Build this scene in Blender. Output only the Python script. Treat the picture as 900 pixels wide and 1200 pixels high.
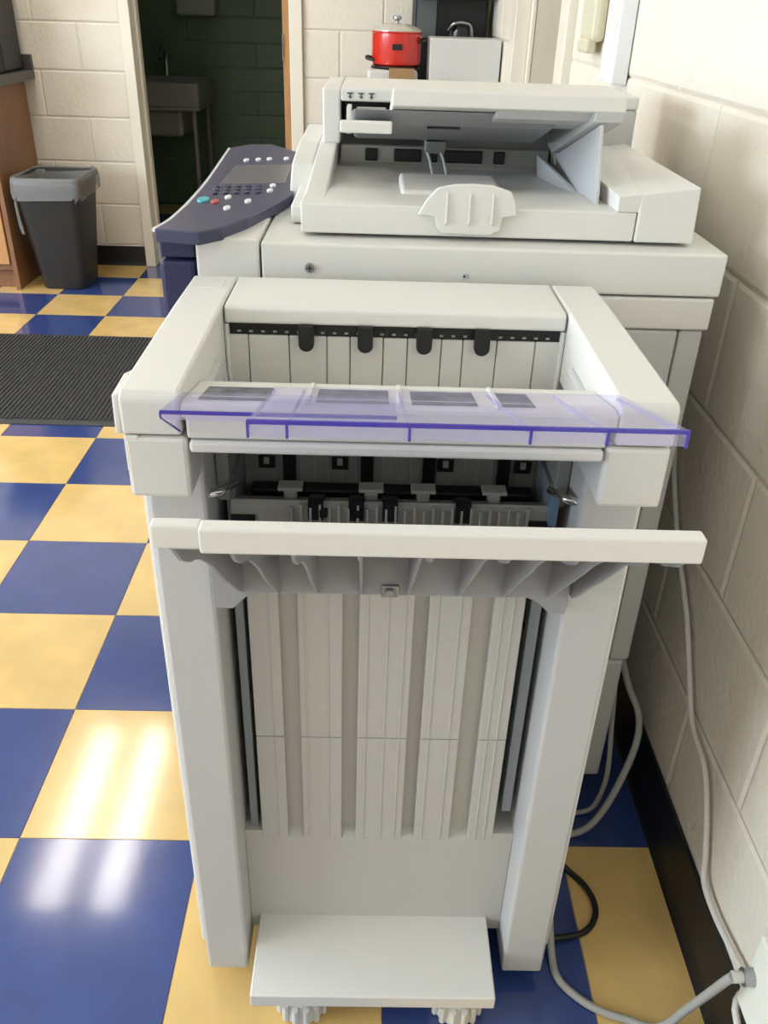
import bpy, bmesh, math, random
from mathutils import Matrix, Vector
random.seed(7)
for o in list(bpy.data.objects): bpy.data.objects.remove(o, do_unlink=True)
SC = bpy.context.scene
COL = SC.collection

# ------------------------------------------------------------------ camera
cam_d = bpy.data.cameras.new('camera'); cam = bpy.data.objects.new('camera', cam_d); COL.objects.link(cam)
cam_d.sensor_fit = 'VERTICAL'; cam_d.sensor_height = 36.0; cam_d.sensor_width = 27.0
cam_d.lens = 36.0*997.61/1200.0
cam_d.clip_start = 0.02
RT = Vector((0.99956697, -0.00498710, 0.02900016)); UP = Vector((-0.02234849, 0.51245161, 0.85842524)); FW = Vector((0.01914223, 0.85870163, -0.51211824))
M = Matrix((RT, UP, -FW)).transposed().to_4x4(); M.translation = Vector((0.87882, -0.95400, 1.22450))
cam.matrix_world = M
SC.camera = cam

# ------------------------------------------------------------------ world, lights, exposure
W = bpy.data.worlds.new('world'); SC.world = W; W.use_nodes = True
bgn = W.node_tree.nodes['Background']; bgn.inputs[0].default_value = (0.62, 0.78, 1.0, 1); bgn.inputs[1].default_value = 1.2
def area(name, loc, rot, sx, sy, power, col):
    l = bpy.data.lights.new(name, 'AREA'); l.shape = 'RECTANGLE'; l.size = sx; l.size_y = sy; l.energy = power; l.color = col
    o = bpy.data.objects.new(name, l); COL.objects.link(o); o.location = loc; o.rotation_euler = rot; return o
# daylight through the window in the left wall
area('window_daylight', (-3.26, -0.35, 1.50), (0, -math.pi/2, 0), 1.35, 4.1, 285, (0.73, 0.87, 1.0))
# daylight through the windows behind the camera
area('window_daylight_rear', (-0.9, -3.26, 1.50), (math.pi/2, 0, 0), 2.4, 1.3, 1.5, (0.86, 0.93, 1.0))
SC.view_settings.view_transform = 'Standard'; SC.view_settings.look = 'None'; SC.view_settings.gamma = 1.0
SC.view_settings.use_curve_mapping = False; SC.view_settings.exposure = -0.27

# ------------------------------------------------------------------ materials
def lin(c):
    return tuple(((v/255)/12.92 if v/255 <= .04045 else ((v/255+.055)/1.055)**2.4) for v in c)
MATS = {}
def mat(name, rgb, rough=.5, var=.0, vscale=8., bump=0., bscale=60., metal=0., spec=.5, trans=0., coat=0., emit=None, estr=0., alpha=None, stretch=None, rough_var=0.):
    if name in MATS: return MATS[name]
    m = bpy.data.materials.new(name); m.use_nodes = True; MATS[name] = m
    nt = m.node_tree; b = nt.nodes['Principled BSDF']
    c = lin(rgb)
    b.inputs['Base Color'].default_value = (*c, 1); b.inputs['Roughness'].default_value = rough
    b.inputs['Metallic'].default_value = metal; b.inputs['Specular IOR Level'].default_value = spec
    b.inputs['Transmission Weight'].default_value = trans; b.inputs['Coat Weight'].default_value = coat
    if coat: b.inputs['Coat Roughness'].default_value = .08
    if emit: b.inputs['Emission Color'].default_value = (*lin(emit), 1); b.inputs['Emission Strength'].default_value = estr
    if alpha is not None: b.inputs['Alpha'].default_value = alpha
    tc = nt.nodes.new('ShaderNodeTexCoord'); src = tc.outputs['Object']
    if stretch:
        mp = nt.nodes.new('ShaderNodeMapping'); mp.inputs['Scale'].default_value = stretch
        nt.links.new(src, mp.inputs[0]); src = mp.outputs[0]
    if var:
        n = nt.nodes.new('ShaderNodeTexNoise'); n.inputs['Scale'].default_value = vscale; n.inputs['Detail'].default_value = 5
        nt.links.new(src, n.inputs['Vector'])
        r = nt.nodes.new('ShaderNodeValToRGB'); r.color_ramp.elements[0].position = .3; r.color_ramp.elements[1].position = .7
        r.color_ramp.elements[0].color = (*[v*(1-var) for v in c], 1); r.color_ramp.elements[1].color = (*[min(1, v*(1+var)) for v in c], 1)
        nt.links.new(n.outputs[0], r.inputs[0]); nt.links.new(r.outputs[0], b.inputs['Base Color'])
    if bump:
        n2 = nt.nodes.new('ShaderNodeTexNoise'); n2.inputs['Scale'].default_value = bscale; n2.inputs['Detail'].default_value = 4
        nt.links.new(src, n2.inputs['Vector'])
        bp = nt.nodes.new('ShaderNodeBump'); bp.inputs['Strength'].default_value = bump; bp.inputs['Distance'].default_value = .01
        nt.links.new(n2.outputs[0], bp.inputs['Height']); nt.links.new(bp.outputs[0], b.inputs['Normal'])
    if rough_var:
        n3 = nt.nodes.new('ShaderNodeTexNoise'); n3.inputs['Scale'].default_value = 14; n3.inputs['Detail'].default_value = 6
        nt.links.new(src, n3.inputs['Vector'])
        mr = nt.nodes.new('ShaderNodeMapRange'); mr.inputs[3].default_value = rough-rough_var; mr.inputs[4].default_value = rough+rough_var
        nt.links.new(n3.outputs[0], mr.inputs[0]); nt.links.new(mr.outputs[0], b.inputs['Roughness'])
    return m
PLA = mat('warm_white_plastic', (223, 220, 213), .42, bump=.03, bscale=900, spec=.35)
PLG = mat('light_grey_plastic', (196, 195, 193), .45, bump=.03, bscale=900, spec=.35)
PANEL = mat('panel_grey_plastic', (192, 189, 183), .5, spec=.3)
TRAYG = mat('tray_underside_grey', (156, 156, 158), .5, spec=.3)
MIDG = mat('mid_grey_plastic', (166, 164, 156), .55, spec=.3)
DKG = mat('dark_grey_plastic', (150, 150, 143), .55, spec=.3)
BLK = mat('black_plastic', (18, 18, 20), .45)
GAP = mat('dark_gap', (40, 40, 40), .7)
NAVY = mat('navy_plastic', (36, 38, 76), .45)
NAVYP = mat('navy_panel_plastic', (62, 62, 88), .38)
STEEL = mat('steel', (170, 172, 175), .3, metal=1.)
RAIL = mat('painted_rail', (136, 142, 145), .4)
def tile_mat(name, rgb):
    m = mat(name, rgb, .14, var=.10, vscale=9., bump=.02, bscale=26, spec=.5, rough_var=.04, coat=.6)
    return m
TB = tile_mat('blue_vinyl_tile', (50, 70, 128)); TY = tile_mat('yellow_vinyl_tile', (222, 186, 118))
WALL = mat('cream_block_paint', (228, 219, 203), .55, var=.025, vscale=5, bump=.3, bscale=70, spec=.35)
MORT = mat('cream_mortar_paint', (224, 214, 198), .6, bump=.2, bscale=90, spec=.3)
GREEN = mat('green_block_paint', (92, 112, 84), .4, var=.06, vscale=6, bump=.15, bscale=80)
GREENM = mat('green_mortar_paint', (112, 132, 104), .5)
RUB = mat('black_rubber', (22, 22, 23), .45)
FRAME = mat('cream_frame_paint', (232, 224, 208), .35)
CEIL = mat('white_ceiling', (232, 230, 224), .8, bump=.2, bscale=120)

# ------------------------------------------------------------------ mesh helpers
class MB:
    def __init__(s): s.v = []; s.f = []
    def poly(s, vs, fs):
        o = len(s.v); s.v += [tuple(p) for p in vs]; s.f += [tuple(i+o for i in f) for f in fs]; return s
    def box(s, x0, x1, y0, y1, z0, z1):
        return s.poly([(x0,y0,z0),(x1,y0,z0),(x1,y1,z0),(x0,y1,z0),(x0,y0,z1),(x1,y0,z1),(x1,y1,z1),(x0,y1,z1)],
                      [(0,3,2,1),(4,5,6,7),(0,1,5,4),(1,2,6,5),(2,3,7,6),(3,0,4,7)])
    def prism(s, pts, ax, a0, a1):
        """2-D polygon extruded along ax ('x': pts are (y,z); 'y': (x,z); 'z': (x,y))"""
        def mk(p, a): return {'x': (a, p[0], p[1]), 'y': (p[0], a, p[1]), 'z': (p[0], p[1], a)}[ax]
        n = len(pts)
        return s.poly([mk(p, a0) for p in pts]+[mk(p, a1) for p in pts],
                      [tuple(range(n))[::-1], tuple(range(n, 2*n))]+[(i, (i+1) % n, n+(i+1) % n, n+i) for i in range(n)])
    def hexa(s, b, t):
        return s.poly(list(b)+list(t), [(0,3,2,1),(4,5,6,7),(0,1,5,4),(1,2,6,5),(2,3,7,6),(3,0,4,7)])
    def cyl(s, c, r, h, ax='z', n=24, r2=None):
        r2 = r if r2 is None else r2
        pts = [(math.cos(2*math.pi*i/n), math.sin(2*math.pi*i/n)) for i in range(n)]
        def mk(p, rr, a):
            u, w = p[0]*rr, p[1]*rr
            d = {'z': (u, w, a), 'y': (u, a, w), 'x': (a, u, w)}[ax]
            return (c[0]+d[0], c[1]+d[1], c[2]+d[2])
        return s.poly([mk(p, r, 0) for p in pts]+[mk(p, r2, h) for p in pts],
                      [tuple(range(n))[::-1], tuple(range(n, 2*n))]+[(i, (i+1) % n, n+(i+1) % n, n+i) for i in range(n)])
    def lathe(s, c, prof, n=32):
        o = []; f = []
        for (r, z) in prof:
            for i in range(n):
                a = 2*math.pi*i/n; o.append((c[0]+r*math.cos(a), c[1]+r*math.sin(a), c[2]+z))
        for k in range(len(prof)-1):
            for i in range(n):
                f.append((k*n+i, k*n+(i+1) % n, (k+1)*n+(i+1) % n, (k+1)*n+i))
        f.append(tuple(range(n))[::-1]); L = (len(prof)-1)*n; f.append(tuple(range(L, L+n)))
        return s.poly(o, f)
    def tube(s, pts, r, n=10, sub=6):
        P = [Vector(p) for p in pts]
        if sub > 1 and len(P) > 2:      # Catmull-Rom
            Q = []
            for i in range(len(P)-1):
                p0 = P[max(0, i-1)]; p1 = P[i]; p2 = P[i+1]; p3 = P[min(len(P)-1, i+2)]
                for k in range(sub):
                    t = k/sub
                    Q.append(.5*((2*p1)+(p2-p0)*t+(2*p0-5*p1+4*p2-p3)*t*t+(3*p1-p0-3*p2+p3)*t**3))
            Q.append(P[-1]); P = Q
        vs = []; fs = []; up = Vector((0.31, 0.17, 1)).normalized()
        for i, p in enumerate(P):
            d = (P[min(i+1, len(P)-1)]-P[max(i-1, 0)]).normalized()
            a = d.cross(up)
            if a.length < 1e-3: a = d.cross(Vector((1, 0, 0)))
            a.normalize(); b = d.cross(a)
            up = (up - d*up.dot(d)).normalized() if (up-d*up.dot(d)).length > 1e-3 else up
            for k in range(n):
                t = 2*math.pi*k/n; vs.append(tuple(p+a*r*math.cos(t)+b*r*math.sin(t)))
        for i in range(len(P)-1):
            for k in range(n): fs.append((i*n+k, i*n+(k+1) % n, (i+1)*n+(k+1) % n, (i+1)*n+k))
        fs.append(tuple(range(n))[::-1]); fs.append(tuple(range((len(P)-1)*n, len(P)*n)))
        return s.poly(vs, fs)
    def build(s, name, m, parent=None, bevel=0., seg=2, smooth=False, origin=None):
        if parent is not None:
            base = Vector(parent['_o'])
        else:
            base = Vector(origin) if origin is not None else Vector((sum(v[0] for v in s.v)/len(s.v), sum(v[1] for v in s.v)/len(s.v), min(v[2] for v in s.v)))
        me = bpy.data.meshes.new(name); me.from_pydata([tuple(Vector(v)-base) for v in s.v], [], s.f)
        bm = bmesh.new(); bm.from_mesh(me); bmesh.ops.recalc_face_normals(bm, faces=bm.faces); bm.to_mesh(me); bm.free()
        me.materials.append(m)
        o = bpy.data.objects.new(name, me); COL.objects.link(o)
        o['_o'] = tuple(base)
        if parent is not None: o.parent = parent
        else: o.location = base
        if smooth:
            for p in me.polygons: p.use_smooth = True
            if smooth != 'all':
                try: me.set_sharp_from_angle(angle=math.radians(40))
                except Exception: pass
        if bevel:
            md = o.modifiers.new('bevel', 'BEVEL'); md.width = bevel; md.segments = seg; md.limit_method = 'ANGLE'; md.angle_limit = math.radians(32)
            md.harden_normals = False
        return o
def thing(name, loc, label, cat, group=None):
    o = bpy.data.objects.new(name, None); COL.objects.link(o); o.location = loc; o.empty_display_size = .05
    o['_o'] = tuple(loc); o['label'] = label; o['category'] = cat
    if group: o['group'] = group
    return o
def tag(o, label, cat, group=None):
    o['label'] = label; o['category'] = cat
    if group: o['group'] = group
    return o
def structure(o, label=None, cat=None):
    o['kind'] = 'structure'
    if label: o['label'] = label
    if cat: o['category'] = cat
    return o

# ------------------------------------------------------------------ floor with single vinyl tiles
T = .3048; WX = 1.383; BY = 3.59; CZ = 2.72; LX = -3.2; RY = -3.2
fm = bpy.data.materials.new('checker_vinyl_floor'); fm.use_nodes = True
nt = fm.node_tree; b = nt.nodes['Principled BSDF']; ck = nt.nodes.new('ShaderNodeTexChecker'); geo = nt.nodes.new('ShaderNodeNewGeometry')
mp = nt.nodes.new('ShaderNodeMapping'); mp.inputs['Scale'].default_value = (1/T, 1/T, 0); mp.inputs['Location'].default_value = (20, 20, .5)
nt.links.new(geo.outputs['Position'], mp.inputs[0]); nt.links.new(mp.outputs[0], ck.inputs['Vector']); ck.inputs['Scale'].default_value = 1
ck.inputs['Color1'].default_value = (*lin((44, 66, 132)), 1); ck.inputs['Color2'].default_value = (*lin((222, 186, 118)), 1)
nt.links.new(ck.outputs[0], b.inputs['Base Color']); b.inputs['Roughness'].default_value = .2
floor = structure(MB().box(LX, 1.50, RY, 5.4, -.08, -.0016).build('floor', fm, origin=(0, 0, 0)), 'glossy blue and yellow checkered vinyl tile floor', 'floor')
def tile_mesh(w, m, key, cache={}):
    k = (round(w, 4), key)
    if k not in cache:
        g = .0005; t = MB()
        t.poly([(g,g,-.0014),(w-g,g,-.0014),(w-g,T-g,-.0014),(g,T-g,-.0014),(g+.0005,g+.0005,0),(w-g-.0005,g+.0005,0),(w-g-.0005,T-g-.0005,0),(g+.0005,T-g-.0005,0)],
               [(0,3,2,1),(4,5,6,7),(0,1,5,4),(1,2,6,5),(2,3,7,6),(3,0,4,7)])
        me = bpy.data.meshes.new('tile'); me.from_pydata(t.v, [], t.f); me.materials.append(m); cache[k] = me
    return cache[k]
for i in range(-8, 5):
    for j in range(-4, 12):
        yel = (i+j) % 2
        w = T if i < 4 else WX-4*T
        o = bpy.data.objects.new('tile', tile_mesh(w, TY if yel else TB, yel)); COL.objects.link(o); o.parent = floor
        o.location = (i*T, j*T, 0)

# ------------------------------------------------------------------ block walls
ZR = [0, .105]+[.105+.2015*k for k in range(1, 13)]+[CZ]
def block_mesh(L, H, m, cache={}):
    k = (round(L, 3), round(H, 3), m.name)
    if k not in cache:
        g = .0018; c = .006; d = .005
        vs = [(g,0,g),(L-g,0,g),(L-g,0,H-g),(g,0,H-g),(g,-d+c*.5,g),(L-g,-d+c*.5,g),(L-g,-d+c*.5,H-g),(g,-d+c*.5,H-g),
              (g+c,-d,g+c),(L-g-c,-d,g+c),(L-g-c,-d,H-g-c),(g+c,-d,H-g-c)]
        fs = [(0,1,5,4),(1,2,6,5),(2,3,7,6),(3,0,4,7),(4,5,9,8),(5,6,10,9),(6,7,11,10),(7,4,8,11),(8,9,10,11)]
        me = bpy.data.meshes.new('block'); me.from_pydata(vs, [], fs); me.materials.append(m); cache[k] = me
    return cache[k]
def blocks(parent, place, u0, u1, ref, rows, openings, m, BL=.4064, skip=()):
    """place(u, z) -> (location, rotation z); openings: (ua, ub, ztop)"""
    for r in range(len(rows)-1):
        z0, z1 = rows[r], rows[r+1]
        off = ref + (BL/2 if r % 2 else 0)
        n0 = math.floor((u0-off)/BL); n1 = math.ceil((u1-off)/BL)
        for n in range(n0, n1):
            a, bb = max(u0, off+n*BL), min(u1, off+(n+1)*BL)
            segs = [(a, bb)]
            for (oa, ob, zt) in openings:
                if z0 < zt-.02:
                    new = []
                    for (p, q) in segs:
                        if q <= oa or p >= ob: new.append((p, q))
                        else:
                            if p < oa: new.append((p, oa))
                            if q > ob: new.append((ob, q))
                    segs = new
            for (p, q) in segs:
                if q-p < .03: continue
                o = bpy.data.objects.new('block', block_mesh(q-p, z1-z0, m)); COL.objects.link(o); o.parent = parent
                l, rz = place(p, q, z0); o.location = Vector(l)-Vector(parent['_o']); o.rotation_euler = (0, 0, rz)
# right wall: face at X = WX; door opening Y 1.62..2.46
wr = MB()
wr.box(WX+.006, WX+.15, RY, 1.66, 0, CZ); wr.box(WX+.006, WX+.15, 2.52, 5.4, 0, CZ); wr.box(WX+.006, WX+.15, 1.66, 2.52, 2.06, CZ)
wr = structure(wr.build('wall_right', MORT, origin=(WX, 0, 0)), 'cream painted concrete block wall beside the copier', 'wall')
blocks(wr, lambda p, q, z: ((WX+.006, q, z), -math.pi/2), -1.9, BY-.001, .427+.2032, ZR, [(1.66-.10, 2.52+.10, 2.12)], WALL)
# back wall: face at Y = BY; doorway X -.285..+.485
DX0, DX1 = -.285, .485
wb = MB()
wb.box(LX, DX0, BY+.006, BY+.13, 0, CZ); wb.box(DX1, WX+.02, BY+.006, BY+.13, 0, CZ); wb.box(DX0, DX1, BY+.006, BY+.13, 2.05, CZ)
wb = structure(wb.build('wall_back', MORT, origin=(0, BY, 0)), 'cream painted concrete block wall around the dark doorway', 'wall')
blocks(wb, lambda p, q, z: ((p, BY+.006, z), 0), -2.6, WX-.004, .70+.2032, ZR, [(DX0-.03, DX1+.04, 2.09)], WALL)
# remaining room shell
wl = MB()
wl.box(LX-.12, LX, RY, -2.4, 0, CZ); wl.box(LX-.12, LX, 1.7, 5.4, 0, CZ); wl.box(LX-.12, LX, -2.4, 1.7, 0, .82); wl.box(LX-.12, LX, -2.4, 1.7, 2.18, CZ)
structure(wl.build('wall_left', WALL), 'cream painted wall with a wide window', 'wall')
wf = MB()
wf.box(LX-.12, -2.1, RY-.12, RY, 0, CZ); wf.box(.3, WX+.15, RY-.12, RY, 0, CZ); wf.box(-2.1, .3, RY-.12, RY, 0, .85); wf.box(-2.1, .3, RY-.12, RY, 2.15, CZ)
structure(wf.build('wall_front', WALL), 'cream painted wall behind the viewer', 'wall')
structure(MB().box(LX-.12, WX+.15, RY-.12, 5.5, CZ, CZ+.1).build('ceiling', CEIL), 'white ceiling with fluorescent light fixtures', 'ceiling')
for nm, box_, rails in (('window_1', (LX-.08, LX-.03, -2.4, 1.7, .82, 2.18), 'y'), ('window_2', (-2.1, .3, RY-.08, RY-.03, .85, 2.15), 'x')):
    x0, x1, y0, y1, z0, z1 = box_; w = MB(); f = .045
    if rails == 'y':
        for (a, c) in ((y0, y0+f), (y1-f, y1), ((y0+y1)/2-f/2, (y0+y1)/2+f/2)): w.box(x0, x1, a, c, z0, z1)
        w.box(x0, x1, y0, y1, z0, z0+f); w.box(x0, x1, y0, y1, z1-f, z1)
    else:
        for (a, c) in ((x0, x0+f), (x1-f, x1), ((x0+x1)/2-f/2, (x0+x1)/2+f/2)): w.box(a, c, y0, y1, z0, z1)
        w.box(x0, x1, y0, y1, z0, z0+f); w.box(x0, x1, y0, y1, z1-f, z1)
    structure(w.build(nm, FRAME), 'white framed window letting in daylight', 'window')
# baseboards (black rubber cove)
def cove(t, h): return [(0, 0), (-t*2.4, 0), (-t*1.6, .006), (-t, .02), (-t, h-.003), (-t+.002, h), (0, h)]
bb = MB()
for (a, c) in ((RY, 1.56), (2.62, BY)): bb.prism([(WX+p[0], p[1]) for p in cove(.005, .127)], 'y', a, c)
structure(bb.build('baseboard_right', RUB), 'black rubber baseboard along the block wall', 'baseboard')
bb = MB()
for (a, c) in ((-2.6, DX0-.035), (DX1+.045, WX-.006)): bb.prism([(BY+p[0], p[1]) for p in cove(.005, .10)], 'x', a, c)
structure(bb.build('baseboard_back', RUB), 'black rubber baseboard by the doorway', 'baseboard')

# doorway in the back wall: cream steel frame and a wooden door edge
d1 = MB()
for (a, c) in ((DX0-.03, DX0+.02), (DX1-.02, DX1+.04)): d1.box(a, c, BY-.02, BY+.15, 0, 2.04)
d1.box(DX0-.03, DX1+.04, BY-.02, BY+.15, 2.04, 2.09)
d1.box(DX0+.02, DX0+.036, BY+.05, BY+.10, 0, 2.04)
d1 = structure(d1.build('door_1', FRAME, bevel=.003, origin=(0, BY, 0)), 'cream steel frame of the open doorway to the dark green room', 'door')
WOODE = mat('door_edge_wood', (176, 132, 84), .45, var=.1, vscale=20, stretch=(4, 4, .5))
MB().box(DX1-.055, DX1-.022, BY+.03, BY+.10, .01, 2.03).build('door_leaf', WOODE, d1)
MB().box(DX1-.057, DX1-.0545, BY+.02, BY+.028, .98, 1.09).build('hinge', STEEL, d1)
# door in the right wall
d2 = MB()
d2.box(WX-.022, WX+.03, 1.56, 1.668, 0, 2.06); d2.box(WX-.022, WX+.03, 2.512, 2.62, 0, 2.06); d2.box(WX-.022, WX+.03, 1.56, 2.62, 2.06, 2.14)
d2.box(WX+.03, WX+.044, 1.655, 1.68, 0, 2.06); d2.box(WX+.03, WX+.044, 2.47, 2.525, 0, 2.06); d2.box(WX+.086, WX+.12, 1.64, 2.54, 0, 2.06)
d2 = structure(d2.build('door_2', FRAME, bevel=.003, origin=(WX, 2.1, 0)), 'cream door frame with a grey beige door in the right wall', 'door')
MB().box(WX+.045, WX+.085, 1.665, 2.515, .01, 2.05).build('door_leaf', mat('grey_beige_door', (176, 168, 148), .45), d2)

# ------------------------------------------------------------------ the dark green washroom beyond
GY = 5.2
gb = structure(MB().box(-1.6, 1.2, GY+.006, GY+.1, 0, CZ).build('wall_washroom', GREENM, origin=(0, GY, 0)), 'dark green block wall seen through the doorway', 'wall')
gr = [.0]+[.007+.14*k for k in range(1, 19)]+[CZ]
blocks(gb, lambda p, q, z: ((p, GY+.006, z), 0), -1.3, .9, .1, gr, [], GREEN, BL=.86)
structure(MB().box(-1.7, -1.6, BY+.13, GY+.1, 0, CZ).build('wall_washroom_left', GREEN), 'dark green side wall of the room beyond', 'wall')
structure(MB().box(.9, 1.0, BY+.13, GY+.1, 0, CZ).build('wall_washroom_right', GREEN), 'dark green side wall near the wooden door edge', 'wall')

# utility sink
s = thing('utility_sink', (-.40, 4.6, 0), 'grey utility sink on thin legs inside the dark green room', 'sink')
SINK = mat('sink_grey', (134, 130, 124), .4)
k = MB(); x0, x1, y0, y1, zb, zt = -.72, -.16, 4.55, 5.05, .67, .80
k.box(x0, x1, y0, y0+.03, zb, zt); k.box(x0, x1, y1-.03, y1, zb, zt); k.box(x0, x0+.03, y0+.03, y1-.03, zb, zt); k.box(x1-.03, x1, y0+.03, y1-.03, zb, zt); k.box(x0, x1, y0, y1, zb-.02, zb)
k.build('basin', SINK, s, bevel=.008)
MB().box(-.60, -.28, 4.62, 4.98, .50, .65).build('bowl_bottom', SINK, s, bevel=.02)
for lx in (-.70, -.20):
    for ly in (4.58, 5.02): MB().cyl((lx, ly, 0), .013, .65).build('leg', SINK, s, smooth=True)
MB().tube([(-.44, 5.04, .80), (-.44, 5.04, .93), (-.44, 4.95, .96), (-.44, 4.88, .90)], .012).build('faucet', STEEL, s, smooth=True)
tag(MB().box(-.36, -.12, 5.07, GY-.002, 1.13, 1.42).build('towel_dispenser', mat('dispenser_grey', (150, 158, 150), .4), bevel=.02), 'pale towel dispenser on the dark green wall above the sink', 'dispenser')

# ------------------------------------------------------------------ ceiling light fixtures
LENS = mat('fluorescent_lens', (255, 250, 240), .4, emit=(255, 248, 238), estr=21.)
def troffer(x, y, label):
    t = thing('ceiling_light', (x, y, CZ-.07), label, 'light', 'fluorescent ceiling fixtures')
    k = MB(); k.box(x-.30, x+.30, y-.62, y+.62, CZ-.015, CZ); k.box(x-.30, x-.275, y-.62, y+.62, CZ-.06, CZ-.015); k.box(x+.275, x+.30, y-.62, y+.62, CZ-.06, CZ-.015)
    k.box(x-.275, x+.275, y-.62, y-.605, CZ-.06, CZ-.015); k.box(x-.275, x+.275, y+.605, y+.62, CZ-.06, CZ-.015)
    k.build('housing', FRAME, t)
    for dx in (-.150, .150):
        k = MB(); n = 8
        k.prism([(x+dx+.070*math.cos(math.pi+math.pi*i/n), CZ-.018+.045*math.sin(math.pi+math.pi*i/n)) for i in range(n+1)], 'y', y-.60, y+.60)
        k.build('lens', LENS, t, smooth=True)
troffer(-.545, 2.275, 'twin tube ceiling light mirrored in the floor tiles')
troffer(-2.3, 1.6, 'twin tube ceiling light near the left window')
troffer(-2.3, -1.4, 'twin tube ceiling light in the left rear of the room')

# ================================================================== FINISHER (front unit of the copier)
F = thing('paper_finisher', (.905, -.1, 0), 'tall off white paper finisher with open stacker tray docked to the copier', 'finisher')
# posts and side panels
MB().box(.665, .722, -.237, -.10, .026, .900).build('post', PLG, F, bevel=.004)
MB().box(1.087, 1.145, -.237, -.10, .026, .900).build('post', PLG, F, bevel=.004)
MB().box(.650, .6655, -.203, .055, .037, .8975).build('side_panel', PLA, F, bevel=.004)
MB().box(1.1445, 1.160, -.203, .055, .037, .8975).build('side_panel', PLA, F, bevel=.004)
MB().box(.672, 1.138, -.099, .095, .03, .78).build('core', PLG, F)
# recessed rear panel between the posts
MB().box(.722, 1.087, -.186, -.15, .05, .250).build('lower_panel', PANEL, F, bevel=.0015)
MB().box(.722, 1.087, -.110, -.099, .25, .86).build('slot_back', GAP, F)
MB().box(.746, 1.0585, -.173, -.112, .2495, .72).build('groove_back', PANEL, F)
gx = [.746, .781, .802, .853, .872, .934, .951, .999, 1.024, 1.0585]
for (za, zc) in ((.250, .4365), (.4380, .72)):
    for q in range(0, 10, 2):
        st = MB().box(gx[q], gx[q+1], -.1865, -.1725, za, zc).build('panel_strip', PANEL, F, bevel=.0012)
for q in (1, 3, 5, 7):
    a, c = gx[q], gx[q+1]
    MB().prism([(-.1865, .2495), (-.1725, .2495), (-.1725, .260)], 'x', a, c).build('groove_sill', PANEL, F)
for rx in (.770, .811, .836, .882, .905, .924, .961, .986, 1.034, 1.046):
    for (za, zc) in ((.250, .436), (.4385, .72)):
        MB().box(rx-.0014, rx+.0014, -.1875, -.1860, za, zc).build('panel_bead', PANEL, F, bevel=.0008, seg=1)
# vertical guide rails in the side slots
for (xa, xb, sgn) in ((.7225, .745, 1), (1.060, 1.0865, -1)):
    xi = (xa+.008, xa+.018) if sgn > 0 else (xb-.020, xb-.0075)
    MB().box(xi[0], xi[1], -.180, -.112, .30 if sgn < 0 else .26, .80).build('guide_rail', RAIL, F, bevel=.001)
    for zz in (.37, .47, .60):
        MB().cyl((xi[1] if sgn > 0 else xi[0]-.001, -.16, zz), .004, .001, 'x', 12).build('rail_hole', BLK, F)
MB().box(1.0585, 1.0868, -.186, -.112, .2495, .262).build('slot_floor', PANEL, F)
MB().box(.7222, .746, -.186, -.112, .2495, .262).build('slot_floor', PANEL, F)
# foot
MB().box(.735, 1.066, -.306, -.14, .054, .078).build('foot_plate', PLA, F, bevel=.002)
for cx in (.802, 1.020):
    c = MB().cyl((cx, -.268, .001), .034, .046, 'z', 28, .028).build('levelling_foot', PLA, F, bevel=.003)
    for q in range(14):
        a = 2*math.pi*q/14
        MB().cyl((cx+.034*math.cos(a), -.268+.034*math.sin(a), .003), .0045, .034, 'z', 8).build('grip_rib', PLA, c)
for (cx, cy) in ((.69, -.12), (1.12, -.12), (.69, .03), (1.12, .03)):
    MB().cyl((cx-.01, cy, .021), .02, .02, 'x', 20).build('caster', BLK, F, smooth=True)
# head: arms, rear cover, bin
for (xa, xb) in ((.665, .7165), (1.0935, 1.145)):
    MB().prism([(.066, .86), (.066, .940), (-.05, .941), (-.281, .9385), (-.287, .932), (-.287, .8985), (-.2, .8985), (-.2, .86)], 'x', xa, xb).build('arm', PLA, F, bevel=.003)
MB().prism([(-.195, .87), (-.195, .925), (-.24, .9365), (-.283, .934), (-.286, .8985), (-.2, .8985)], 'x', .659, .6655).build('arm_side_cover', PLA, F, bevel=.002)
MB().prism([(-.10, .87), (-.10, .925), (.05, .93), (.05, .87)], 'x', 1.1445, 1.156).build('arm_side_cover', PLA, F, bevel=.003)
MB().box(.671, .706, .015, .045, .9395, .9408).build('arm_mark', PLA, F, bevel=.0008)
MB().prism([(.066, .905), (.066, .940), (-.044, .9405), (-.050, .937), (-.051, .9215), (-.045, .9205), (.0, .9205)], 'x', .7185, 1.0915).build('rear_cover', PLA, F, bevel=.0025)
MB().box(.719, 1.091, -.036, .02, .78, .904).build('bin_back', MIDG, F)
MB().box(.719, 1.091, -.040, .0, .904, .9205).build('slot_strip', BLK, F)
for q in range(27):
    MB().box(.730+q*.0132, .734+q*.0132, -.0415, -.040, .9085, .9105).build('brush', MIDG, F)
seam = [.7195, .742, .787, .829, .855, .892, .919, .957, .981, 1.019, 1.062, 1.0905]
for q in range(11):
    MB().box(seam[q]+.0005, seam[q+1]-.0005, -.0425 if q % 2 else -.0415, -.034, .785, .9055).build('bin_panel', PLA, F, bevel=.0008, seg=1)
for tx in (.807, .872, .937, 1.001):
    n = 10
    MB().prism([(tx-.0085, .922), (tx-.0085, .900)]+[(tx-.0085*math.cos(math.pi*i/n), .900-.008*math.sin(math.pi*i/n)) for i in range(1, n)]+[(tx+.0085, .900), (tx+.0085, .922)], 'y', -.056, -.043).build('paper_flap', BLK, F, bevel=.0015)
MB().box(.7168, .7215, -.048, -.038, .79, .9195).build('bin_post', PLA, F, bevel=.002)
MB().box(1.0885, 1.0932, -.048, -.038, .79, .9195).build('bin_post', PLA, F, bevel=.002)
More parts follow.
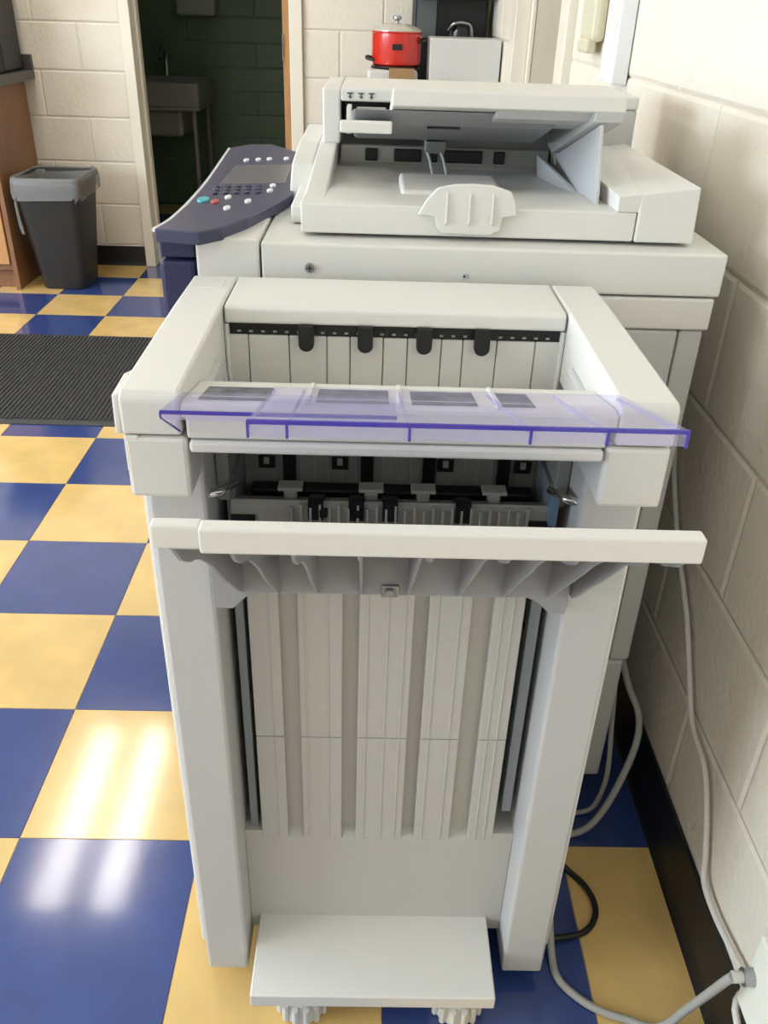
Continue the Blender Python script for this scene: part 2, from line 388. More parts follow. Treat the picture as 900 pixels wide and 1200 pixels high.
# upper tray and front beam
MB().prism([(-.043, .815), (-.10, .860), (-.165, .900), (-.198, .913), (-.215, .916), (-.275, .9285), (-.286, .9275), (-.286, .915), (-.21, .900), (-.11, .846), (-.043, .80)], 'x', .7168, 1.0932).build('upper_tray', PLA, F, bevel=.002)
for (a, c) in ((.731, .79), (.832, .895), (.915, .972), (.99, 1.022)):
    PAD = mat('scuffed_tray_pad', (104, 104, 112), .7, var=.45, vscale=60)
    MB().prism([(-.276, .9286), (-.222, .9174), (-.222, .9184), (-.276, .9296)], 'x', a, c).build('friction_pad', PAD, F)
for (a) in (.825, .905, .99):
    MB().prism([(-.2, .913), (-.28, .9285), (-.28, .9325), (-.205, .9175)], 'x', a-.002, a+.002).build('tray_rib', PLA, F, bevel=.0008)
MB().box(.7205, 1.0865, -.2865, -.262, .8955, .9275).build('front_beam', PLA, F, bevel=.003)
MB().box(.7225, 1.0845, -.2900, -.258, .8835, .8945).build('beam_lip', PLA, F, bevel=.003)
for (xa, xb) in ((.6655, .7205), (1.0865, 1.1445)):
    MB().box(xa, xb, -.2870, -.19, .8365, .8965).build('front_block', PLA, F, bevel=.004)
MB().box(.6655, .679, -.2865, -.2, .8615, .8975).build('block_tab', PLA, F, bevel=.002)
# dark interior seen under the beam
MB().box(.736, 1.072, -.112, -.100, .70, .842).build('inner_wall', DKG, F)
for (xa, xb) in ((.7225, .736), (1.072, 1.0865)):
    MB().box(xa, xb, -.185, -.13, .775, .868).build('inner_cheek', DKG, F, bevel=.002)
for q in range(22):
    MB().box(.742+q*.0152, .7425+q*.0152+.001, -.1135, -.1118, .72, .842).build('inner_seam', MIDG, F)
for bx in (.791, .877, .946, 1.029):
    MB().box(bx-.007, bx+.007, -.119, -.112, .74, .842).build('drive_belt', BLK, F, bevel=.001)
for bx in (.766, .847, .964, 1.050):
    cl = MB().box(bx-.009, bx+.009, -.117, -.112, .779, .793).build('clip', BLK, F)
    MB().box(bx-.003, bx+.003, -.119, -.117, .785, .793).build('clip_pin', MIDG, cl)
MB().box(.750, 1.062, -.137, -.118, .748, .764).build('cross_bar', BLK, F, bevel=.003)
MB().prism([(-.195, .70), (-.195, .775), (-.19, .781), (-.15, .762), (-.13, .75), (-.13, .70)], 'x', .737, 1.071).build('comb_shelf', MIDG, F, bevel=.001)
for q in range(26):
    x = .80+q*.0098
    MB().box(x-.0012, x+.0012, -.1985, -.194, .73, .7765+.004*(q % 2)).build('comb_tooth', MIDG, F)
for bx in (.825, .867, .902, .978):
    MB().prism([(-.1985, .762), (-.1975, .783), (-.19, .785), (-.145, .7635), (-.145, .758)], 'x', bx-.008, bx+.008).build('gap_strap', BLK, F)
for bx in (.833, .868):
    MB().box(bx-.004, bx+.004, -.1995, -.195, .766, .775).build('sensor_window', BLK, F)
for bx in (.797, .882, .937, 1.012):
    t = MB().box(bx-.007, bx+.007, -.176, -.166, .762, .784).build('paper_finger', MIDG, F, bevel=.003)
    MB().box(bx-.013, bx+.013, -.178, -.160, .784, .788).build('finger_cap', MIDG, t, bevel=.001)
for (x, s_) in ((.737, 1), (1.072, -1)):
    MB().box(min(x, x+s_*.025), max(x, x+s_*.025), -.199, -.196, .757, .766).build('dark_slot', BLK, F)
for (x, s_) in ((.7225, 1), (1.0865, -1)):
    MB().tube([(x-s_*.004, -.222, .8035), (x+s_*.010, -.218, .8055), (x+s_*.020, -.19, .800)], .0045, 10).build('chrome_pin', mat('chrome', (225, 225, 225), .12, metal=1.), F, smooth=True)
MB().box(1.066, 1.074, -.205, -.19, .765, .80).build('hinge_plate', mat('blue_grey_steel', (112, 138, 158), .35), F)
# stacker tray
ST = MB().prism([(-.499, .9335), (-.235, .7650), (-.235, .7560), (-.499, .9220)], 'x', .752, 1.093).build('stacker_tray', TRAYG, F)
MB().box(.773, 1.0935, -.505, -.492, .9225, .9410).build('tray_lip', PLA, ST, bevel=.0018)
MB().box(.7415, .7735, -.500, -.489, .9225, .9400).build('tray_lip_corner', PLA, ST, bevel=.0018)
prof = [(-.497, .9225), (-.475, .897), (-.455, .882), (-.440, .874), (-.420, .861), (-.396, .841), (-.375, .822), (-.35, .796), (-.325, .772), (-.298, .748), (-.27, .722), (-.250, .706), (-.240, .706), (-.240, .762)]
for rx in (.753, .790, .830, .874, .922, .974, 1.020, 1.066, 1.091):
    pf = prof if rx < .85 else [(y, z+.010*math.sin((y+.5)/.25*math.pi)) for (y, z) in prof]
    MB().prism(pf, 'x', rx-.0013, rx+.0013).build('gusset', TRAYG, ST)
MB().prism([(.7215, .753), (.7215, .683), (.742, .683), (.757, .699), (.770, .704), (1.045, .704), (1.057, .698), (1.069, .685), (1.0865, .684), (1.0865, .753)], 'y', -.248, -.2375).build('tray_bracket', TRAYG, ST, bevel=.001)
sp = MB().box(.8945, .9120, -.252, -.248, .704, .718).build('latch_plate', STEEL, ST, bevel=.001)
MB().cyl((.903, -.2555, .711), .0045, .004, 'y', 14).build('screw', DKG, sp)
# clear violet tray extensions
def clear(name, tint, mixf, rough=.05):
    m = bpy.data.materials.new(name); m.use_nodes = True; nt = m.node_tree; nt.nodes.clear()
    out = nt.nodes.new('ShaderNodeOutputMaterial'); tr = nt.nodes.new('ShaderNodeBsdfTransparent'); pr = nt.nodes.new('ShaderNodeBsdfPrincipled'); mx = nt.nodes.new('ShaderNodeMixShader')
    tr.inputs[0].default_value = (*lin(tint), 1); pr.inputs['Base Color'].default_value = (*lin(tint), 1); pr.inputs['Roughness'].default_value = rough; pr.inputs['Specular IOR Level'].default_value = .5
    mx.inputs[0].default_value = mixf
    nt.links.new(tr.outputs[0], mx.inputs[1]); nt.links.new(pr.outputs[0], mx.inputs[2]); nt.links.new(mx.outputs[0], out.inputs[0]); return m
CLR = clear('clear_violet_plastic', (244, 243, 252), .10); EDGE = clear('violet_plastic_edge', (96, 84, 196), .7); LIPC = clear('violet_plastic_lip', (240, 237, 251), .18)
def sheet(m, x0, x1, ya, za, yb, zb, t): return m.hexa([(x0,ya,za-t),(x1,ya,za-t),(x1,yb,zb-t),(x0,yb,zb-t)], [(x0,ya,za),(x1,ya,za),(x1,yb,zb),(x0,yb,zb)])
E2 = sheet(MB(), .796, 1.096, -.43, .982, -.268, .939, .002).build('tray_extension', CLR, F)
MB().box(.796, 1.096, -.4320, -.430, .9795, .9825).build('extension_edge', EDGE, E2)
MB().box(.796, 1.096, -.4318, -.4302, .9705, .9795).build('extension_lip', LIPC, E2)
for (rx, xb) in ((.7965, .7965), (.823, .822), (.906, .904), (.9885, .980), (1.041, 1.038), (1.0955, 1.0935)):
    MB().box(rx-.0009, rx+.0009, -.4325, -.4300, .9695, .9815).build('extension_rib', EDGE, E2)
    MB().hexa([(rx-.0006,-.43,.976),(rx+.0006,-.43,.976),(xb+.0006,-.268,.934),(xb-.0006,-.268,.934)], [(rx-.0006,-.43,.9798),(rx+.0006,-.43,.9798),(xb+.0006,-.268,.9368),(xb-.0006,-.268,.9368)]).build('stiffener', LIPC, E2)
E1 = sheet(MB(), .7155, .90, -.345, .9485, -.268, .9315, .0018).build('tray_extension', CLR, F)
MB().box(.7155, .90, -.3466, -.345, .9462, .9490).build('extension_edge', EDGE, E1)
MB().box(.7155, .90, -.3464, -.3452, .9415, .9462).build('extension_lip', LIPC, E1)
MB().prism([(-.346, .9485), (-.288, .934), (-.288, .903)], 'x', .7150, .7166).build('extension_cheek', CLR, E1)
MB().tube([(.7158, -.346, .9475), (.7158, -.346, .943), (.7158, -.2885, .904)], .0009, 6, 1).build('cheek_edge', EDGE, E1)

# ================================================================== COPIER
C = thing('copier', (.98, .42, 0), 'large off white office copier with navy control panel and document feeder', 'copier')
MB().box(.662, 1.272, .100, .74, .045, .876).build('body', PLG, C, bevel=.004)
MB().box(1.274, 1.305, .102, .74, .327, .876).build('rear_cover', PLG, C, bevel=.004)
MB().box(1.262, 1.299, .102, .74, .06, .3245).build('rear_cover', PLG, C, bevel=.006)
for (cx, cy) in ((.72, .17), (1.22, .17), (.72, .67), (1.22, .67)): MB().cyl((cx-.015, cy, .026), .025, .03, 'x', 20).build('caster', BLK, C, smooth=True)
MB().box(.662, 1.309, .098, .74, .8775, .918).build('mid_band', PLA, C, bevel=.003)
MB().box(.742, 1.3135, .098, .74, .9205, .9730).build('scanner_unit', PLA, C, bevel=.003)
MB().box(.6625, .7395, .098, .74, .9205, .9765).build('front_unit', PLA, C, bevel=.003)
MB().box(.616, .6600, .100, .72, .05, .948).build('front_door', NAVY, C, bevel=.006)
MB().box(.618, .6605, .102, .72, .9505, .9745).build('panel_support', NAVY, C, bevel=.003)
sc = MB().cyl((.801, .0955, .944), .0058, .003, 'y', 20).build('screw', mat('screw_grey', (140, 140, 136), .4, metal=0.), C)
MB().box(.7975, .8045, .0945, .0956, .9433, .9447).build('screw_slot', GAP, sc); MB().box(.8003, .8017, .0945, .0956, .9405, .9475).build('screw_slot', GAP, sc)
MB().box(.9895, .9975, .0970, .0985, .9355, .9425).build('port_cover', PLG, C, bevel=.001)
MB().cyl((.9915, .0962, .939), .0014, .001, 'y', 10).build('port_hole', GAP, C)
# control panel
pl = [(.620,.078),(.628,.13),(.631,.229),(.628,.394),(.618,.60),(.611,.735),(.641,.785),(.681,.795),(.742,.700),(.752,.506),(.763,.321),(.747,.252),(.720,.152),(.697,.096),(.674,.068)]
CP = MB().prism(pl, 'z', .974, .990).build('control_panel', NAVYP, C, bevel=.002)
MB().tube([(.6195,.080,.988),(.627,.13,.988),(.6295,.229,.988),(.6265,.394,.988),(.6165,.60,.988),(.610,.730,.988)], .0028, 8).build('silver_trim', mat('silver_trim', (225, 225, 228), .25), CP, smooth=True)
MB().prism([(.652,.368),(.744,.391),(.740,.562),(.649,.535)], 'z', .9895, .9912).build('touch_screen', mat('screen_grey', (118, 116, 118), .25), CP, bevel=.0006)
WB = mat('white_button', (232, 232, 234), .4); TEAL = mat('teal_button', (84, 178, 186), .4); RED = mat('red_button', (190, 84, 84), .4); DKK = mat('dark_key', (50, 50, 80), .4)
def button(x, y, rx, ry, m, nm='button'):
    n = 16
    MB().prism([(x+rx*math.cos(2*math.pi*i/n), y+ry*math.sin(2*math.pi*i/n)) for i in range(n)], 'z', .9895, .9928).build(nm, m, CP, bevel=.0008)
for (x, y) in ((.66, .59), (.679, .60), (.697, .609), (.725, .619)): button(x, y, .0045, .011, WB)
for (x, y) in ((.678, .27), (.687, .200), (.708, .248), (.729, .366), (.729, .326)): button(x, y, .0045, .010, WB)
button(.648, .248, .008, .016, TEAL); button(.665, .238, .0055, .010, RED)
for q in range(5):
    for r in range(3): button(.651+q*.0145+r*.002, .345-r*.024+q*.004, .0045, .008, DKK, 'key')
# ---- document feeder on top
MB().box(.770, 1.275, .20, .73, .9745, .998).build('platen_cover', PLA, C, bevel=.003)
MB().prism([(.135, .9775), (.135, 1.0125), (.150, 1.0135), (.24, 1.0125), (.32, 1.005), (.38, 1.001), (.51, .999), (.51, .9775)], 'x', .788, 1.203).build('output_tray', PLA, C, bevel=.002)
n = 10
rim = [(.162, .9765), (.162, 1.008), (.17, 1.0130), (.28, 1.0175), (.50, 1.034), (.72, 1.036), (.72, .9765)]
MB().prism(rim, 'x', .7885, .818).build('left_rim', PLA, C, bevel=.003)
MB().prism([(.33, .9765), (.34, 1.0), (.37, 1.0225), (.42, 1.028), (.50, 1.034), (.72, 1.036), (.72, .9765)], 'x', .757, .789).build('rim_flare', PLA, C, bevel=.003)
MB().hexa([(1.2045,.132,.9775),(1.278,.132,.9775),(1.278,.72,.9775),(1.165,.72,.9775)], [(1.2045,.132,1.035),(1.275,.132,1.0445),(1.275,.72,1.046),(1.165,.72,1.046)]).build('right_housing', PLA, C, bevel=.002)
MB().hexa([(1.1780,.1345,1.0128),(1.2055,.1345,1.0128),(1.2055,.50,1.0128),(1.164,.50,1.0128)], [(1.1770,.132,1.0315),(1.2055,.132,1.0352),(1.2055,.50,1.046),(1.158,.50,1.046)]).build('housing_ledge', PLA, C, bevel=.001)
MB().prism([(.172, 1.0), (.178, 1.03), (.206, 1.103), (.26, 1.088), (.46, 1.033), (.46, 1.0)], 'x', 1.1590, 1.1635).build('support_wall', PLG, C, bevel=.001)
# feeder head
MB().box(.795, .8225, .50, .72, 1.033, 1.1125).build('feeder_cheek', PLA, C, bevel=.003)
MB().box(.8225, 1.285, .50, .72, 1.094, 1.1125).build('feeder_top', PLA, C, bevel=.003)
MB().box(1.17, 1.285, .503, .72, 1.036, 1.094).build('feeder_end', PLG, C, bevel=.003)
MB().box(.8225, 1.17, .585, .72, .998, 1.094).build('feeder_core', DKG, C)
MB().box(.8225, 1.17, .515, .585, .998, 1.0035).build('exit_floor', MIDG, C)
MB().box(.8225, 1.157, .512, .53, 1.0035, 1.030).build('exit_bar', MIDG, C, bevel=.002)
for (a, c) in ((.862, .882), (.908, .952), (.962, .978), (.985, 1.05), (1.068, 1.086)):
    MB().box(a, c, .508, .514, 1.008, 1.027).build('exit_roller', BLK, C, bevel=.002)
MB().box(.824, 1.0, .552, .584, 1.045, 1.094).build('feed_roller', BLK, C, bevel=.004)
MB().box(.8355, .8420, .40, .44, 1.06, 1.096).build('paper_guide', PLA, C, bevel=.001)
MB().box(.849, .893, .44, .45, 1.06, 1.092).build('guide_plate', MIDG, C, bevel=.002)
ICON = mat('icon_print', (70, 72, 74), .6)
for ix in (.8375, .8545, .8705):
    MB().prism([(ix-.0045, 1.1065), (ix+.0045, 1.1065), (ix+.0045, 1.1050), (ix+.001, 1.1045), (ix+.001, 1.1015), (ix+.003, 1.1015), (ix, 1.0975), (ix-.003, 1.1015), (ix-.001, 1.1015), (ix-.001, 1.1045), (ix-.0045, 1.1050)], 'y', .4988, .4996).build('arrow_icon', ICON, C)
# sloping input tray
IT = MB().prism([(.2, 1.1175), (.2, 1.1350), (.205, 1.1372), (.50, 1.082), (.50, 1.066)], 'x', .898, 1.1870).build('input_tray', PLA, C, bevel=.0018)
MB().prism([(.2, 1.0855), (.2, 1.0985), (.206, 1.0995), (.46, 1.066), (.50, 1.063), (.50, 1.049)], 'x', .8335, .8985).build('tray_ledge', PLA, IT, bevel=.002)
MB().prism([(.24, 1.1095), (.30, 1.085), (.44, 1.050), (.50, 1.043), (.50, 1.068)], 'x', .845, 1.120).build('tray_belly', TRAYG, IT, bevel=.006, seg=3)
MB().prism([(.222, 1.1145), (.235, 1.1035), (.33, 1.083), (.36, 1.088)], 'x', 1.030, 1.160).build('tray_pocket', PLG, IT, bevel=.003)
MB().prism([(.2, 1.1180), (.206, 1.1055), (.46, 1.0345), (.50, 1.040), (.50, 1.075)], 'x', 1.150, 1.1868).build('tray_side', PLG, IT, bevel=.0015)
MB().box(.948, .992, .300, .330, 1.0815, 1.0838).build('belly_slot', GAP, IT)
MB().prism([(.43, 1.049), (.46, 1.028), (.50, 1.028), (.50, 1.046)], 'x', .955, .985).build('sensor_mount', DKG, IT, bevel=.001)
for lx in (.957, .978):
    MB().tube([(lx, .47, 1.032), (lx+.004, .44, 1.024), (lx+.007, .40, 1.010), (lx+.008, .375, 1.0035)], .0022, 8).build('sensor_arm', PLG, IT, smooth=True)
MB().box(.966, .985, .372, .378, 1.0018, 1.006).build('sensor_tip', PLG, IT)
MB().prism([(.20, 1.0015), (.215, 1.0175), (.34, 1.0185), (.36, 1.0)], 'x', .913, 1.048).build('tray_hump', PLA, C, bevel=.005, seg=3)
MB().hexa([(1.132,.46,1.0),(1.140,.46,1.0),(1.166,.25,1.0035),(1.160,.25,1.0035)], [(1.130,.47,1.030),(1.134,.47,1.030),(1.1655,.25,1.0055),(1.1635,.25,1.0055)]).build('guide_fin', PLG, C)
SP = MB().prism([(.932, 1.004), (.942, 1.022), (.955, 1.036), (.975, 1.0405), (1.0, 1.0415), (1.022, 1.0405), (1.044, 1.034), (1.050, 1.022), (1.053, 1.006), (1.036, 1.003), (1.034, .987), (1.027, .985), (1.024, .9815), (.962, .9825), (.957, .987), (.953, 1.002)], 'y', .1275, .1335).build('paper_stop', PLA, C, bevel=.0015)
for fx in (.967, .995, 1.023): MB().prism([(.128, .992), (.1225, .996), (.1255, 1.031), (.128, 1.031)], 'x', fx-.0012, fx+.0012).build('stop_rib', PLA, SP, bevel=.0006)

# ================================================================== OTHER THINGS
# trash bin with liner
bx0, bx1, by0, by1, H = -.715, -.505, 3.12, 3.37, .50
def rrect(cx, cy, hx, hy, r, n=5):
    out = []
    for (sx, sy, a0) in ((1, 1, 0), (-1, 1, 90), (-1, -1, 180), (1, -1, 270)):
        for i in range(n+1):
            a = math.radians(a0+90*i/n); out.append((cx+sx*(hx-r)+r*math.cos(a), cy+sy*(hy-r)+r*math.sin(a)))
    return out
def loft(rings, close0=True, close1=True):
    m = MB(); nn = len(rings[0]); vs = [p for r in rings for p in r]; fs = []
    for k in range(len(rings)-1):
        for i in range(nn): fs.append((k*nn+i, k*nn+(i+1) % nn, (k+1)*nn+(i+1) % nn, (k+1)*nn+i))
    if close0: fs.append(tuple(range(nn))[::-1])
    if close1: fs.append(tuple(range((len(rings)-1)*nn, len(rings)*nn)))
    return m.poly(vs, fs)
cx, cy = -.605, 3.245
def ring(hx, hy, z, r=.035): return [(p[0], p[1], z) for p in rrect(cx, cy, hx, hy, r)]
tb = thing('trash_bin', (cx, cy, 0), 'tall black plastic trash bin beside the wooden cabinet', 'trash bin')
BIN = mat('bin_black', (38, 37, 36), .5, bump=.05, bscale=300)
loft([ring(.100, .118, .002), ring(.103, .121, .012), ring(.143, .168, .48), ring(.150, .175, .485), ring(.150, .175, .508), ring(.144, .169, .510), ring(.139, .164, .505), ring(.100, .118, .02)], True, True).build('shell', BIN, tb, smooth=True)
LIN = clear('clear_liner_film', (214, 214, 212), .26, .25)
lr = []
def wavy(hx, hy, z, amp, ph):
    pts = ring(hx, hy, z); out = []
    for i, p in enumerate(pts):
        a = amp*math.sin(i*2.1+ph)+amp*.6*math.sin(i*3.7+ph*2); out.append((p[0]+a*.4, p[1]+a*.4, p[2]+a))
    return out
lr = [wavy(.155, .180, .425, .012, 0), wavy(.157, .182, .46, .006, 1), wavy(.155, .180, .50, .002, 2), wavy(.150, .175, .514, .002, 0), wavy(.141, .166, .511, .002, 1), wavy(.132, .158, .47, .004, 2), wavy(.107, .128, .25, .008, 3), wavy(.080, .095, .06, .005, 1)]
ln = thing('bin_liner', (cx, cy, .05), 'clear plastic bag liner folded over the trash bin rim', 'trash bag')
loft(lr, False, True).build('liner_film', LIN, ln, smooth='all')
MB().tube([(-.745, 3.12, .47), (-.757, 3.11, .40), (-.752, 3.11, .32), (-.745, 3.11, .26), (-.757, 3.115, .30), (-.762, 3.12, .40)], .006, 8).build('loose_tail', LIN, ln, smooth='all')

# wooden cabinet and counter
WOOD = mat('brown_laminate', (140, 98, 66), .45, var=.12, vscale=6, stretch=(12, 12, 1.2)); WOODL = mat('light_oak_door', (192, 142, 92), .45, var=.1, vscale=6, stretch=(12, 12, 1.2))
cb = thing('base_cabinet', (-1.3, 3.34, 0), 'brown wooden base cabinet left of the trash bin', 'cabinet')
k = MB(); k.box(-1.9, -.822, 3.11, 3.583, .09, .87); k.box(-1.9, -.822, 3.15, 3.583, .0, .09); k.box(-.822, -.80, 3.095, 3.583, 0, .87)
k.build('carcass', WOOD, cb, bevel=.002)
for (a, c) in ((-1.355, -.830), (-1.89, -1.365)):
    d = MB().box(a, c, 3.092, 3.110, .12, .84).build('door', WOODL, cb, bevel=.003)
    MB().tube([(c-.06, 3.092, .70), (c-.06, 3.065, .70), (c-.06, 3.065, .60), (c-.06, 3.092, .60)], .005, 8, 1).build('handle', STEEL, d)
ct = MB(); ct.box(-1.93, -.745, 3.06, 3.583, .8705, .912); ct.box(-1.93, -.745, 3.56, 3.583, .912, .975)
tag(ct.build('countertop', mat('dark_laminate', (72, 70, 70), .35, var=.25, vscale=60), bevel=.003), 'dark grey laminate countertop with backsplash on the wooden cabinet', 'countertop')
ap = thing('coffee_machine', (-1.06, 3.35, .913), 'black appliance standing at the end of the dark counter', 'appliance')
MB().box(-1.14, -.775, 3.30, 3.54, .913, 1.32).build('body', BLK, ap, bevel=.012)
MB().box(-1.14, -.775, 3.16, 3.30, 1.18, 1.32).build('brew_head', BLK, ap, bevel=.012)
MB().box(-1.14, -.775, 3.16, 3.30, .913, .945).build('drip_tray', GAP, ap, bevel=.006)
yb = thing('soap_bottle', (-.80, 3.105, .9125), 'yellow soap bottle on the dark counter', 'bottle')
MB().lathe((-.80, 3.105, .9125), [(.030, 0), (.033, .01), (.033, .09), (.026, .12), (.012, .135), (.012, .15)], 20).build('body', mat('yellow_soap', (214, 196, 84), .35), yb, smooth=True)
MB().lathe((-.80, 3.105, 1.0615), [(.014, 0), (.014, .02), (.006, .022), (.006, .04)], 16).build('pump', BLK, yb, smooth=True)

# floor mat
mt = thing('floor_mat', (-.62, 2.04, 0), 'black ribbed rubber backed entrance mat on the checkered floor', 'mat')
MATM = mat('mat_black', (58, 58, 58), .9, var=.2, vscale=90); x0, x1, y0, y1 = -1.45, .42, 1.61, 2.475
k = MB(); k.prism([(y0, .0005), (y0, .003), (y0+.022, .0075), (y1-.022, .0075), (y1, .003), (y1, .0005)], 'x', x0, x1); k.build('backing', mat('mat_rubber', (54, 54, 56), .55), mt)
k = MB(); q = x0+.03
while q < x1-.03:
    k.prism([(q, .0074), (q+.002, .0112), (q+.008, .0112), (q+.010, .0074)], 'y', y0+.028, y1-.028); q += .0155
r = k.build('carpet_ribs', MATM, mt); r['kind'] = 'stuff'

# table at the back with kitchen things
tbl = thing('side_table', (1.08, 3.25, 0), 'white topped side table in the back corner behind the copier', 'table')
TW = mat('table_white', (214, 206, 196), .45)
MB().box(.70, 1.372, 2.93, 3.575, .895, .925).build('table_top', TW, tbl, bevel=.003)
for (lx, ly) in ((.73, 2.96), (1.34, 2.96), (.73, 3.54), (1.34, 3.54)): MB().box(lx-.02, lx+.02, ly-.02, ly+.02, 0, .895).build('leg', STEEL, tbl)
mw = thing('microwave', (1.21, 3.1, .926), 'compact white microwave oven beside the red pot', 'microwave')
MWM = mat('microwave_white', (206, 204, 200), .35)
MB().box(1.092, 1.374, 2.955, 3.22, .934, 1.114).build('case', MWM, mw, bevel=.006)
MB().box(1.090, 1.376, 2.950, 2.956, .936, 1.112).build('end_panel', MWM, mw, bevel=.003)
for (fx, fy) in ((1.12, 2.99), (1.35, 2.99), (1.12, 3.19), (1.35, 3.19)): MB().cyl((fx, fy, .925), .012, .010).build('foot', BLK, mw)
cd = MB().tube([(1.12, 2.945, .929), (1.13, 2.935, .945), (1.17, 2.935, .957), (1.21, 2.935, .953), (1.24, 2.94, .937), (1.25, 2.945, .929), (1.20, 2.94, .930), (1.14, 2.94, .934), (1.19, 2.937, .944)], .0055, 8).build('black_flex', BLK, smooth=True)
tag(cd, 'coiled black power cord in front of the white microwave', 'cord')
wbx = thing('appliance_base', (.945, 3.11, .926), 'white appliance base under the red pot', 'appliance')
MB().box(.835, 1.045, 3.0, 3.20, .932, .992).build('body', MWM, wbx, bevel=.012)
MB().lathe((.955, 3.10, .992), [(.10, 0), (.105, .006), (.100, .012), (.0, .012)], 28).build('warming_plate', BLK, wbx, smooth=True)
MB().box(.855, .905, 2.9985, 3.0005, .944, .950).build('switch', BLK, wbx)
for (fx, fy) in ((.86, 3.02), (1.02, 3.02), (.86, 3.18), (1.02, 3.18)): MB().cyl((fx, fy, .925), .01, .008).build('foot', BLK, wbx)
tag(MB().box(.926, 1.030, 2.945, 2.985, .9255, 1.000).build('brown_box', mat('kraft_card', (158, 124, 84), .7, var=.06, vscale=30), bevel=.001), 'small brown cardboard box in front of the pot base', 'box')
pt = thing('cooking_pot', (.955, 3.10, 1.0045), 'bright red cooking pot with glass lid on the white base', 'pot')
REDE = mat('red_enamel', (206, 44, 32), .22, coat=.5)
MB().lathe((.955, 3.10, 1.0045), [(.092, 0), (.100, .006), (.103, .02), (.103, .118), (.107, .122), (.105, .126)], 36).build('pot_body', REDE, pt, smooth=True)
lid = MB().lathe((.955, 3.10, 1.1305), [(.106, 0), (.106, .004), (.09, .014), (.05, .026), (.012, .030)], 36).build('lid', mat('glass_lid', (190, 184, 172), .12, spec=.8), pt, smooth=True)
MB().lathe((.955, 3.10, 1.1600), [(.010, 0), (.008, .008), (.018, .014), (.018, .022), (.010, .026)], 18).build('knob', STEEL, lid, smooth=True)
MB().box(.937, .978, 2.9935, 2.9965, 1.065, 1.086).build('label_plate', BLK, pt)
MB().tube([(.855, 3.08, 1.03), (.835, 3.07, 1.035), (.835, 3.05, 1.03), (.862, 3.04, 1.025)], .007, 8).build('handle', BLK, pt, smooth=True)
MB().tube([(1.055, 3.08, 1.10), (1.075, 3.07, 1.105), (1.075, 3.05, 1.10), (1.045, 3.05, 1.095)], .007, 8).build('handle', BLK, pt, smooth=True)
tag(MB().lathe((.800, 3.02, .9255), [(.030, 0), (.036, .006), (.036, .011), (.03, .013)], 24).build('saucer', mat('china_white', (235, 230, 224), .3), smooth=True), 'small white dish left of the pot base', 'dish')
cm = thing('coffee_maker', (1.17, 3.42, .926), 'black coffee maker standing behind the white microwave', 'coffee maker')
MB().box(1.03, 1.355, 3.36, 3.54, .926, 1.36).build('tower', BLK, cm, bevel=.01)
MB().box(1.03, 1.355, 3.235, 3.36, 1.25, 1.36).build('brew_head', BLK, cm, bevel=.01)
MB().box(1.03, 1.355, 3.235, 3.36, .926, .96).build('hot_plate', BLK, cm, bevel=.01)
MB().box(1.045, 1.13, 3.348, 3.359, 1.10, 1.245).build('water_window', mat('smoke_window', (90, 96, 98), .2), cm)
MB().lathe((1.235, 3.295, .962), [(.05, 0), (.062, .02), (.062, .12), (.048, .17), (.05, .19)], 24).build('carafe', mat('carafe_black', (24, 24, 26), .12), cm, smooth=True)
MB().tube([(1.18, 3.255, 1.135), (1.20, 3.237, 1.16), (1.24, 3.237, 1.165), (1.275, 3.25, 1.15), (1.285, 3.255, 1.08)], .006, 8).build('carafe_handle', STEEL, cm, smooth=True)

# items on the right wall
wbox = thing('wall_box', (1.367, 1.02, 1.10), 'white wall mounted box hanging nearest on the right wall', 'wall box')
MB().box(1.350, WX-.0005, .965, 1.075, 1.098, 1.62).build('case', mat('wall_box_white', (238, 238, 238), .4), wbox, bevel=.003)
MB().box(1.3485, 1.3505, .972, 1.068, 1.19, 1.60).build('cover', PLA, wbox, bevel=.0008)
wd = thing('soap_dispenser', (1.35, 1.29, 1.14), 'beige soap dispenser on the wall between the door and the white box', 'dispenser')
BEI = mat('beige_plastic', (212, 204, 178), .4)
MB().box(1.352, WX-.0005, 1.205, 1.345, 1.165, 1.45).build('case', BEI, wd, bevel=.012)
MB().box(1.346, 1.370, 1.225, 1.325, 1.142, 1.172).build('push_bar', BEI, wd, bevel=.006)

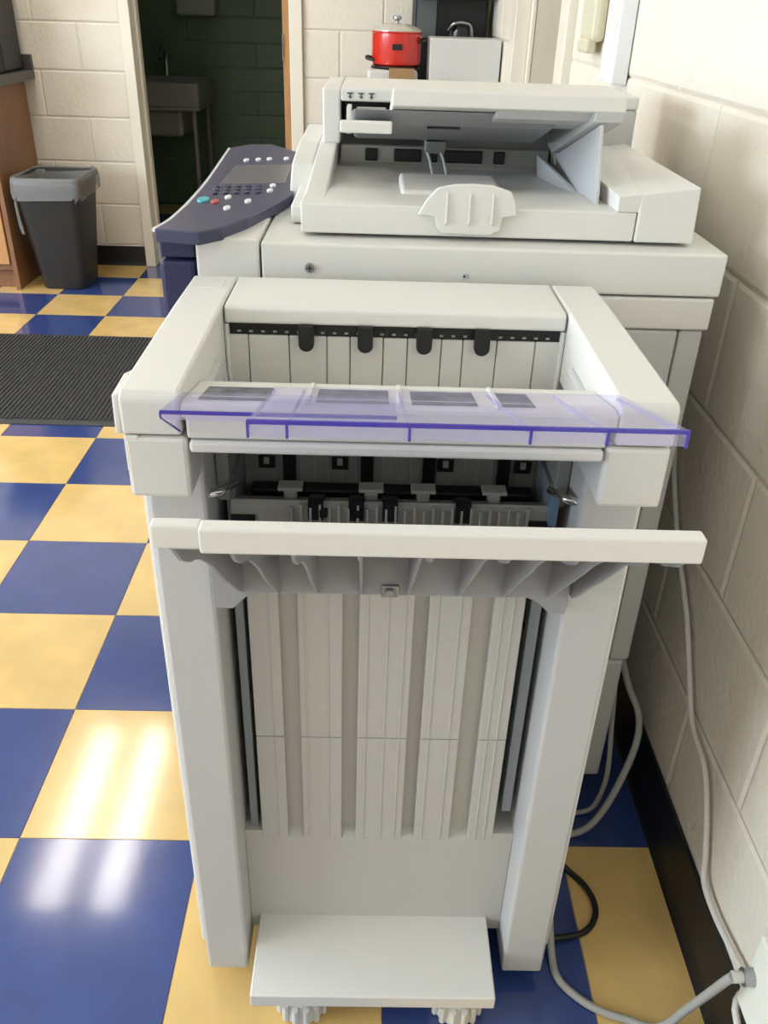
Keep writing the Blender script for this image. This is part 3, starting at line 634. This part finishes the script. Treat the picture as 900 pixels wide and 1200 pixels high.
# cables
CABW = mat('white_cable', (214, 208, 200), .45); CABG = mat('grey_cable', (168, 166, 160), .45)
xw = 1.3745
pts = [(1.376, .30, .63), (xw, .259, .578), (xw, .181, .497), (xw, .091, .429), (xw, .03, .36), (xw, -.021, .307), (xw, -.088, .289), (xw, -.13, .240), (xw, -.158, .191), (1.3725, -.181, .158), (1.3725, -.233, .154), (1.3725, -.301, .168), (1.3725, -.34, .176), (1.347, -.382, .160), (1.347, -.62, .160)]
pts = [(1.368, .62, .80), (1.3695, .42, .72)] + pts
tag(MB().tube(pts, .0045, 10).build('network_cable', CABW, smooth=True), 'long white cable running down the block wall and along the baseboard', 'cable')
jb = thing('wall_outlet', (1.375, -.40, .16), 'pale wall outlet box low on the block wall with plugged cable', 'outlet')
OUT = mat('outlet_ivory', (232, 230, 216), .4)
MB().box(1.352, WX-.0005, -.50, -.352, .172, .300).build('plate', OUT, jb, bevel=.003)
MB().box(1.3505, 1.3525, -.488, -.364, .184, .288).build('cover_plate', OUT, jb, bevel=.0008)
MB().cyl((1.338, -.368, .240), .011, .016, 'x', 18).build('connector_nut', STEEL, jb, bevel=.001)
MB().cyl((1.326, -.368, .240), .007, .013, 'x', 14).build('plug', mat('clear_plug', (200, 198, 190), .2), jb, smooth=True)
tag(MB().tube([(1.168, -.10, .10), (1.168, -.150, .055), (1.169, -.195, .012), (1.172, -.232, .0065), (1.192, -.258, .006), (1.222, -.279, .006), (1.262, -.293, .006), (1.290, -.305, .010), (1.303, -.317, .042), (1.312, -.330, .100), (1.320, -.350, .175), (1.3235, -.364, .225), (1.327, -.368, .240)], .0058, 10).build('data_cable', CABG, smooth=True), 'grey white cable curving over the floor from the finisher to the outlet', 'cable')
tag(MB().tube([(1.170, -.02, .09), (1.195, -.035, .03), (1.222, -.052, .007), (1.243, -.078, .006), (1.253, -.108, .006), (1.249, -.135, .006), (1.231, -.158, .006), (1.205, -.168, .006), (1.170, -.172, .008), (1.14, -.165, .008)], .0048, 10).build('looping_cable', mat('looping_cable', (26, 25, 25), .4), smooth=True), 'black cord looping over the yellow tile beside the finisher', 'cord')
tag(MB().tube([(1.322, .46, .45), (1.325, .25, .30), (1.335, .161, .230), (1.352, .125, .191), (1.347, .092, .153), (1.321, .060, .090), (1.288, .036, .030), (1.25, .020, .009), (1.20, .020, .009)], .006, 10).build('power_cable', CABG, smooth=True), 'grey cable looping down behind the copier in the gap by the wall', 'cable')
tag(MB().tube([(1.3115, .30, .42), (1.3115, .17, .26), (1.311, .125, .16), (1.308, .090, .09), (1.300, .076, .045), (1.286, .070, .012), (1.255, .064, .007), (1.20, .062, .007)], .0045, 8).build('thin_cable', CABG, smooth=True), 'thinner grey cable beside the looping cable in the gap by the wall', 'cable')
for o in bpy.data.objects:
    if '_o' in o: del o['_o']
